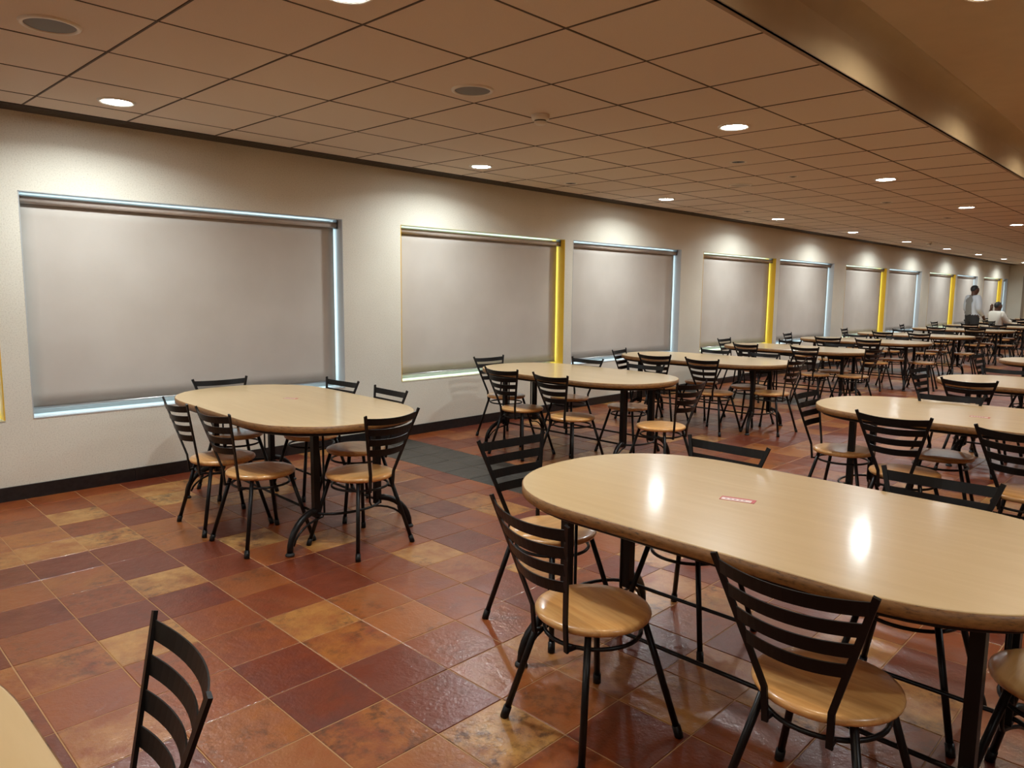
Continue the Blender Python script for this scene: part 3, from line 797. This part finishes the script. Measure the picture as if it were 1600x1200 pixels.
# ================================================================== PEOPLE
def skin_mesh(name, verts, edges, radii, m, parent, sub=2):
    me = bpy.data.meshes.new(name); me.from_pydata([tuple(v) for v in verts], edges, [])
    o = bpy.data.objects.new(name, me); COL.objects.link(o)
    md = o.modifiers.new('skin', 'SKIN'); md.use_smooth_shade = True
    sv = me.skin_vertices[0].data
    for i, r in enumerate(radii):
        r = r if isinstance(r, tuple) else (r, r); sv[i].radius = r
        sv[i].use_root = (i == 0)
    s = o.modifiers.new('sub', 'SUBSURF'); s.levels = sub; s.render_levels = sub
    dg = bpy.context.evaluated_depsgraph_get(); dg.update()
    me2 = bpy.data.meshes.new_from_object(o.evaluated_get(dg)); me2.name = name
    bpy.data.objects.remove(o, do_unlink=True)
    me2.materials.clear(); me2.materials.append(m)
    for p in me2.polygons: p.use_smooth = True
    return link(bpy.data.objects.new(name, me2), parent)
def person(name, root, J, shirt_mat, vest_mat=None):
    """J: joint positions (front = +x, left = +y)"""
    V = []; E = []; Rd = []
    def chain(start, pts):
        prev = start
        for p, r in pts:
            V.append(Vector(p)); Rd.append(r)
            if prev is not None: E.append((prev, len(V) - 1))
            prev = len(V) - 1
        return prev
    pel = chain(None, [(J['pelvis'], .135)])
    spine = chain(pel, [(J['waist'], .132), (J['chest'], .152), (J['neck0'], .075)])
    chest = 2
    head = chain(spine, [(J['neck1'], .062), (J['head0'], .088), (J['head1'], .104), (J['head2'], .078)])
    for s in ('l', 'r'):
        e = chain(chest, [(J['sh' + s], .074), (J['el' + s], .052), (J['wr' + s], .036), (J['pm' + s], .038)])
        pm = Vector(J['pm' + s]); d = (pm - Vector(J['wr' + s])).normalized(); side = d.cross(Vector((1, 0, .2))).normalized()
        for q, ln_ in ((-1.5, .055), (-.5, .068), (.5, .072), (1.5, .062)):
            b0 = pm + d * .025 + side * q * .017
            chain(e, [(b0, .010), (b0 + d * ln_ * .6, .0085), (b0 + d * ln_ * .85 + Vector((.012, 0, 0)), .007)])
        chain(e, [(pm - d * .01 + side * .036, .011), (pm + d * .03 + side * .052, .009)])
        chain(pel, [(J['hp' + s], .100), (J['kn' + s], .068), (J['an' + s], .047), (J['to' + s], .040)])
    body = skin_mesh('body', V, E, Rd, M['skin'], root, 3)
    def seg(p, a, b):
        a, b = Vector(a), Vector(b); t = max(0, min(1, (p - a).dot(b - a) / (b - a).length_squared)); return (p - (a + (b - a) * t)).length, t
    bones = [('spine', J['pelvis'], J['waist']), ('spine', J['waist'], J['chest']), ('spine', J['chest'], J['neck0']), ('neck', J['neck0'], J['neck1']), ('neck', J['neck1'], J['head2'])]
    for s in ('l', 'r'):
        bones += [('yoke', J['chest'], J['sh' + s]), ('sleeve', J['sh' + s], J['el' + s]), ('fore', J['el' + s], J['wr' + s]), ('hand', J['wr' + s], J['pm' + s]), ('leg', J['pelvis'], J['hp' + s]), ('leg', J['hp' + s], J['kn' + s]), ('shin', J['kn' + s], J['an' + s]), ('foot', J['an' + s], J['to' + s])]
    pz = Vector(J['pelvis']).z; me = body.data; reg = []
    for v in me.vertices:
        (d, t), nm = min(((seg(v.co, a_, b_), n_) for n_, a_, b_ in bones), key=lambda q: q[0][0]); reg.append((nm, t, v.co.z))
    def garment(name, keep, off, m):
        bm = bmesh.new(); bm.from_mesh(me); bm.verts.ensure_lookup_table(); bm.normal_update()
        nrm = [v.normal.copy() for v in bm.verts]
        for i, v in enumerate(bm.verts): v.co += nrm[i] * off
        bmesh.ops.delete(bm, geom=[f for f in bm.faces if not all(keep(*reg[v.index]) for v in f.verts)], context='FACES')
        bmesh.ops.delete(bm, geom=[v for v in bm.verts if not v.link_faces], context='VERTS')
        return mesh_obj(name, bm, m, root, True)
    garment('trousers', lambda n, t, z: n in ('leg', 'shin') and not (n == 'shin' and t > .93) or (n == 'spine' and z < pz + .09), .012, M['trouser'])
    garment('shirt', lambda n, t, z: n in ('yoke', 'sleeve') or (n == 'fore' and t < .88) or (n == 'spine' and z > pz - .01) or (n == 'leg' and z > pz + .03), .018, shirt_mat)
    if vest_mat: garment('waistcoat', lambda n, t, z: (n == 'yoke' and t < .72) or (n == 'spine' and z > pz + .0), .026, vest_mat)
    for s in ('l', 'r'):
        V, E, Rd = [], [], []
        an, to = Vector(J['an' + s]), Vector(J['to' + s])
        chain(None, [((an.x - .03, an.y, .045), .045), ((an.x + .06, an.y, .042), .042), ((to.x + .04, to.y, .034), .034)]); skin_mesh('shoe', V, E, Rd, M['hair'], root, 1)
    # hair cap, ears, eyes, nose, mouth
    h1, h2 = Vector(J['head1']), Vector(J['head2'])
    bm = bmesh.new(); bmesh.ops.create_uvsphere(bm, u_segments=20, v_segments=14, radius=1)
    up = (h2 - Vector(J['head0'])).normalized(); fw = Vector(J['face']).normalized(); sd = up.cross(fw).normalized(); fw = sd.cross(up)
    B = Matrix(((fw.x, sd.x, up.x), (fw.y, sd.y, up.y), (fw.z, sd.z, up.z)))
    for v in list(bm.verts):
        if v.co.z < -.12 + .62 * v.co.x and v.co.x > -.75 or v.co.z < -.5: bm.verts.remove(v)
    for v in bm.verts: v.co = h1 + up * .012 + B @ Vector((v.co.x * .094 - .010, v.co.y * .086, v.co.z * .098))
    mesh_obj('hair', bm, M['hair'], root, True)
    for s in (-1, 1):
        bm = bmesh.new(); bmesh.ops.create_uvsphere(bm, u_segments=10, v_segments=8, radius=1)
        for v in bm.verts: v.co = h1 + B @ Vector((v.co.x * .018 - .005, v.co.y * .010 + s * .079, v.co.z * .030 - .015))
        mesh_obj('ear', bm, M['skin'], root, True)
        bm = bmesh.new(); bmesh.ops.create_uvsphere(bm, u_segments=10, v_segments=8, radius=.011)
        for v in bm.verts: v.co = h1 + B @ (v.co + Vector((.070, s * .030, .0)))
        mesh_obj('eye', bm, M['eye'], root, True)
    bm = bmesh.new(); tube(bm, [h1 + B @ Vector((.074, 0, .004)), h1 + B @ Vector((.094, 0, -.034)), h1 + B @ Vector((.072, 0, -.044))], [.009, .016, .014], 8); mesh_obj('nose', bm, M['skin'], root, True)
    bm = bmesh.new(); tube(bm, [h1 + B @ Vector((.058, -.026, -.068)), h1 + B @ Vector((.076, 0, -.066)), h1 + B @ Vector((.058, .026, -.068))], [.007, .010, .007], 8); mesh_obj('mouth', bm, M['skin'], root, True)
    return root
def std_joints():
    J = dict(pelvis=(0, 0, .90), waist=(.0, 0, 1.05), chest=(-.005, 0, 1.24), neck0=(-.01, 0, 1.40), neck1=(.0, 0, 1.44), head0=(.022, 0, 1.505), head1=(.015, 0, 1.565), head2=(.005, 0, 1.625), face=(1, 0, 0))
    for s, k in (('l', 1), ('r', -1)):
        J.update({'sh' + s: (-.01, .165 * k, 1.355), 'el' + s: (-.02, .215 * k, 1.08), 'wr' + s: (.06, .20 * k, .87), 'pm' + s: (.085, .19 * k, .80), 'hp' + s: (0, .085 * k, .84), 'kn' + s: (.015, .10 * k, .47), 'an' + s: (0, .105 * k, .075), 'to' + s: (.13, .12 * k, .035)})
    return J
man = empty('person', (19.95, -1.02, 0), math.radians(-38)); tag(man, 'person standing in a grey waistcoat over a pale shirt, far down the room', 'person')
J = std_joints(); J['wrr'] = (.16, -.16, .93); J['pmr'] = (.20, -.13, .87); J['wrl'] = (.15, .16, .93); J['pml'] = (.19, .12, .87)
person('person', man, J, M['shirt'], M['vest'])
seated = empty('person', (21.98, -1.15, 0), math.radians(-30)); tag(seated, 'person seated in a white shirt with a raised hand, far down the room', 'person')
J = dict(pelvis=(0, 0, .50), waist=(-.01, 0, .64), chest=(-.02, 0, .83), neck0=(-.01, 0, .99), neck1=(0, 0, 1.03), head0=(.025, 0, 1.095), head1=(.02, 0, 1.155), head2=(.01, 0, 1.215), face=(1, -.2, 0))
for s, k in (('l', 1), ('r', -1)):
    J.update({'sh' + s: (-.015, .17 * k, .935), 'el' + s: (.10, .22 * k, .72), 'wr' + s: (.30, .14 * k, .74), 'pm' + s: (.36, .11 * k, .75), 'hp' + s: (.05, .09 * k, .49), 'kn' + s: (.40, .11 * k, .47), 'an' + s: (.38, .11 * k, .075), 'to' + s: (.50, .12 * k, .035)})
J['ell'] = (.13, .30, .84); J['wrl'] = (.05, .23, 1.05); J['pml'] = (.03, .20, 1.12)
person('person', seated, J, M['white_shirt'])
chair(21.98, -1.15, -30, 'black slat-back chair with the seated person in a white shirt on it', GC_W)
